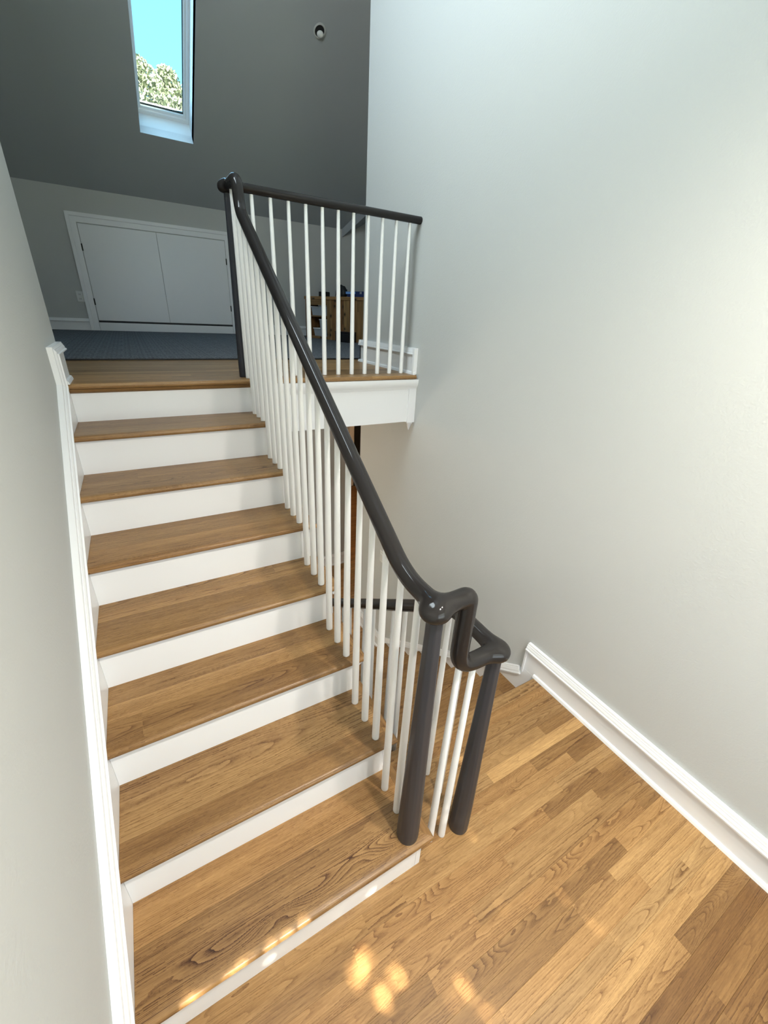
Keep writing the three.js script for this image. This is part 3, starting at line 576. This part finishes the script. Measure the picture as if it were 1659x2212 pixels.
// ---------------------------------------------------------------- pine cabinet with toys upstairs
{
  const A = [2.625, -5.843], yaw = -Math.atan2(1.16, .425), L = 1.24, H = .555, D = .42, y0 = UP + .0135;
  const pine = (() => { const w = 512, h = 128, d = new Uint8Array(w * h * 4); const kn = []; for (let i = 0; i < 7; i++) kn.push([hash(i, 1, 77) * w, hash(i, 2, 77) * h, 4 + 5 * hash(i, 3, 77)]);
    for (let j = 0; j < h; j++) for (let i = 0; i < w; i++) { let v = 1 - .35 * Math.pow(noise(i / 200, j / 5 + 2 * noise(i / 120, j / 30, 9), 8), 2) - .1 * noise(i / 20, j, 5); for (const [a, b, r] of kn) { const q = Math.hypot((i - a) * .7, j - b) / r; if (q < 1) v *= .25 + .4 * q; else if (q < 2.5) v *= 1 - .12 * (2.5 - q); } d.set([206 * v, 160 * v, 104 * v, 255], (j * w + i) * 4); }
    return texture(w, h, d); })();
  const tones = [[.85, .8, .75], [.62, .5, .42], [.95, .95, .9], [.7, .58, .5]].map((c) => std({ map: pine, color: lin(...c.map((x) => x * .8)), roughness: .55 }));
  const c = thing(group('cabinet', scene, [A[0], y0, A[1]]), 'low knotty pine cabinet with open shelves of bins against the wall upstairs', 'cabinet');
  c.rotation.y = yaw;   // local x runs along the front, local -z is depth
  const pb = (name, x0, x1, ya, yb, z0, z1, t, vertical) => { const g = box(x0, x1, ya, yb, z0, z1), u = g.attributes.uv, o = rnd(); for (let i = 0; i < u.count; i++) { const a = u.getX(i), b = u.getY(i); vertical ? u.setXY(i, b * 1.2 + o, a * 4 + o * 3) : u.setXY(i, a * 1.2 + o, b * 4 + o * 3); } return mesh(name, g, tones[t], c); };
  const wS = .46;
  pb('top_board', -.01, L + .01, H - .04, H, -D, .012, 0);
  pb('side_panel', 0, .05, 0, H - .0405, -D, 0, 1, true);
  pb('divider', wS, wS + .02, .03, H - .041, -D + .02, -.01, 1, true);
  pb('back_panel', .0505, L, .03, H - .041, -D, -D + .018, 1);
  pb('rail', .0505, wS - .001, H - .11, H - .0405, -.02, 0, 2);
  pb('shelf', .0505, wS - .001, .29, .305, -D + .02, -.03, 0); pb('shelf', .0505, wS - .001, 0, .03, -D + .02, -.004, 0);
  const n = 7; for (let i = 0; i < n; i++) { const a = wS + .001 + (L - wS) * i / n, b = wS + (L - wS) * (i + 1) / n - .002; pb('board', a, b, 0, H - .0405, -.02, 0, [0, 3, 1, 2, 3, 0, 2][i], true); }
  c.updateMatrixWorld(true);
  const on = (x, y, z) => c.localToWorld(new THREE.Vector3(x, y, z)).toArray();
  // storage bins
  const binShape = (w, h, dd, taper) => { const ring = (s, y) => [[-w / 2 * s, y, -dd / 2 * s], [w / 2 * s, y, -dd / 2 * s], [w / 2 * s, y, dd / 2 * s], [-w / 2 * s, y, dd / 2 * s]]; return loft([ring(taper, 0), ring(1, h)]); };
  const bins = [[.155, .306, -.13, .17, .11, .35, 'grey plastic bin tilted on the upper shelf at the left of the pine cabinet'], [.335, .306, -.12, .18, .13, .05, 'grey plastic bin upright on the upper shelf of the pine cabinet'], [.20, .031, -.12, .15, .10, .2, 'small grey bin low on the left of the pine cabinet'], [.355, .031, -.11, .17, .22, 0, 'tall blue grey bin standing on the bottom shelf of the pine cabinet']];
  bins.forEach(([x, y, z, w, h, tilt, label]) => {
    const b = thing(group('storage_bin', scene, on(x, y + .002, z)), label, 'bin', 'grey bins in the pine cabinet'); b.rotation.y = yaw + tilt * .5;
    mesh('bin_body', binShape(w, h, .16, .84), M.bin, b); mesh('bin_rim', rbox(-w / 2 - .008, w / 2 + .008, h - .006, h + .010, -.088, .088, .004), M.binrim, b);
  });
  // things on top
  const top = H + .001;
  const kit = thing(group('black_box', scene, on(.235, top, -.16)), 'small black box on the left of the pine cabinet top', 'box'); kit.rotation.y = yaw;
  mesh('box_body', rbox(-.065, .065, 0, .065, -.05, .05, .005), M.black, kit); mesh('latch', rbox(-.010, .010, .030, .042, .048, .054, .002), M.darkmetal, kit);
  const bag = thing(group('bag', scene, on(.60, top, -.16)), 'black bag with loose straps heaped on the pine cabinet', 'bag'); bag.rotation.y = yaw;
  { const g = ball(0, .07, 0, .15, .11, .10), p = g.attributes.position; for (let i = 0; i < p.count; i++) { const x = p.getX(i), y = p.getY(i), z = p.getZ(i), k = 1 + .35 * (noise(x * 18 + 9, z * 18 + y * 11, 3) - .5); p.setXYZ(i, x * k - .25 * Math.max(0, y - .08), Math.max(0, y * k + .5 * Math.max(0, y - .09)), z * k); } g.computeVertexNormals(); mesh('bag_body', g, M.black, bag); } bag.scale.setScalar(.62);
  mesh('strap', new THREE.TubeGeometry(new THREE.CatmullRomCurve3([[-.16, .01, .05], [-.11, .09, .07], [-.04, .17, .05], [.0, .18, .02]].map((p) => new THREE.Vector3(...p))), 20, .007, 8), M.black, bag); mesh('strap', new THREE.TubeGeometry(new THREE.CatmullRomCurve3([[.10, .03, .04], [.17, .07, .05], [.20, .15, .04]].map((p) => new THREE.Vector3(...p))), 20, .010, 8), M.black, bag);
  const book = (x, y, w, h, dd, mat, label) => { const b = thing(group('book', scene, on(x, y, -.14)), label, 'book', 'books lying on the pine cabinet'); b.rotation.y = yaw; mesh('cover', [box(-w / 2, w / 2, 0, .004, -dd / 2, dd / 2), box(-w / 2, w / 2, h - .004, h, -dd / 2, dd / 2), rbox(-w / 2, w / 2, 0, h, dd / 2 - .004, dd / 2 + .002, .001)], mat, b); mesh('pages', box(-w / 2 + .004, w / 2 - .004, .0042, h - .0042, -dd / 2 + .004, dd / 2 - .0045), M.plastic, b); return b; };
  book(1.02, top, .36, .03, .24, M.navy, 'navy blue book lying lowest in the pile on the pine cabinet');
  const b2 = book(.97, top + .031, .34, .034, .22, M.navy, 'navy and pale blue book lying on top of the pile on the pine cabinet');
  mesh('cover_panel', box(-.16, .02, .004, .030, .1125, .1135), M.skyblue, b2);
  for (const x of [.10, .12]) mesh('spine_stripe', box(x, x + .008, .004, .030, .1125, .1135), M.plastic, b2);
  const cube = thing(group('black_case', scene, on(.93, -.0005, .11)), 'black case standing on the carpet in front of the pine cabinet', 'case'); cube.rotation.y = yaw;
  mesh('case_body', rbox(-.13, .13, 0, .115, -.09, .06, .012), M.black, cube); mesh('case_lid', rbox(-.132, .132, .116, .128, -.092, .062, .004), M.black, cube);
}

// ---------------------------------------------------------------- outside
function leafCloud(name, parent, count, spot, size, mat) {
  const s = new THREE.Shape(); s.moveTo(0, -.5); s.quadraticCurveTo(.45, -.2, 0, .5); s.quadraticCurveTo(-.45, -.2, 0, -.5);
  const g = new THREE.ShapeGeometry(s, 4), m = new THREE.InstancedMesh(g, mat, count), q = new THREE.Quaternion(), e = new THREE.Euler(), mx = new THREE.Matrix4();
  for (let i = 0; i < count; i++) { const p = spot(); e.set(rr(0, 6.28), rr(0, 6.28), rr(0, 6.28)); const k = size * rr(.6, 1.3); mx.compose(p, q.setFromEuler(e), new THREE.Vector3(k, k, k)); m.setMatrixAt(i, mx); }
  m.userData.kind = 'stuff'; return add(m, name, parent);
}
M.leaf = std({ color: lin(.30, .33, .245), roughness: .6, side: THREE.DoubleSide, transmission: .35, thickness: 0 });
M.leafDark = std({ color: lin(.10, .16, .05), roughness: .7, side: THREE.DoubleSide });
[[2.25, -21, 9.6, 1.0, 'pale green tree with the tallest crown seen through the skylight'], [3.15, -21.5, 9.75, .8, 'pale green tree at the middle of the skylight view'], [4.35, -22, 9.5, .8, 'low pale green tree crown at the right of the skylight view'], [1.2, -22, 8.9, .9, 'pale green tree crown at the left edge of the skylight view']].forEach(([x, z, top, r, label]) => {
  const t = thing(group('tree', scene, [x, LOW - 1, z]), label, 'tree', 'trees beyond the skylight'), h = top - LOW + 1;
  mesh('trunk', new THREE.CylinderGeometry(.08, .22, h * .9, 10).translate(0, h * .45, 0), M.bark, t);
  leafCloud('foliage', t, 9000, () => { const a = rr(0, 6.28), v = rr(0, 1), w = r * Math.sqrt(1 - (v * 2 - 1) ** 2) * (0.8 + .5 * noise(a * 2, v * 5, Math.round(x * 10))); const k = Math.cbrt(rnd()); return new THREE.Vector3(Math.cos(a) * w * k, h - 5 + 5 * v * (.85 + .15 * k), Math.sin(a) * w * k); }, .16, M.leaf);
});
{ // unseen foliage added to block the sun, gaps cut where its patches land
  const dots = [[.585, 0, .134], [.62, 0, .218], [.66, 0, .210], [.77, 0, .340], [.81, 0, .330], [.86, 0, .412], [.42, .168, .022], [.37, .168, .022], [.25, .168, .022], [.15, .168, .022]].map((p) => new THREE.Vector3(...p));
  const side = new THREE.Vector3(0, 1, 0).cross(SUN_TO).normalize(), upv = SUN_TO.clone().cross(side).normalize();
  const rel = new THREE.Vector3(), clear = (p) => { for (const d of dots) { rel.copy(p).sub(d); if ((rel.dot(side) / .052) ** 2 + (rel.dot(upv) / .0155) ** 2 < 1) return false; } return true; };
  const c = new THREE.Vector3(1.0, 1.62, 2.3).addScaledVector(SUN_TO, 1.9), t = thing(group('tree', scene, [c.x + .9, LOW - 1, c.z + .5]), 'added unseen leafy tree outside the landing window, gaps cut for the sun patches', 'tree');
  const base = t.position.clone();
  mesh('trunk', new THREE.CylinderGeometry(.05, .11, 5.6, 12).translate(0, 2.8, 0), M.bark, t);
  leafCloud('foliage', t, 100000, () => { for (let i = 0; ; i++) { const p = c.clone().addScaledVector(side, rr(-1.25, 1.25)).addScaledVector(upv, rr(-1.15, 1.15)).addScaledVector(SUN_TO, rr(-.35, .35)); if (clear(p) || i > 50) return p.sub(base); } }, .06, M.leafDark);
}
struct(mesh('ground', box(-30, 30, LOW - 1.1, LOW - 1, -40, 30), std({ color: lin(.12, .16, .06), roughness: 1 })), 'ground outside the house');
struct(mesh('roof', box(-2.9, 5.2, CEIL + .1, CEIL + .16, zTop - .1, BACK + .3), M.bark), 'roof over the house');

renderer.render(scene, camera);
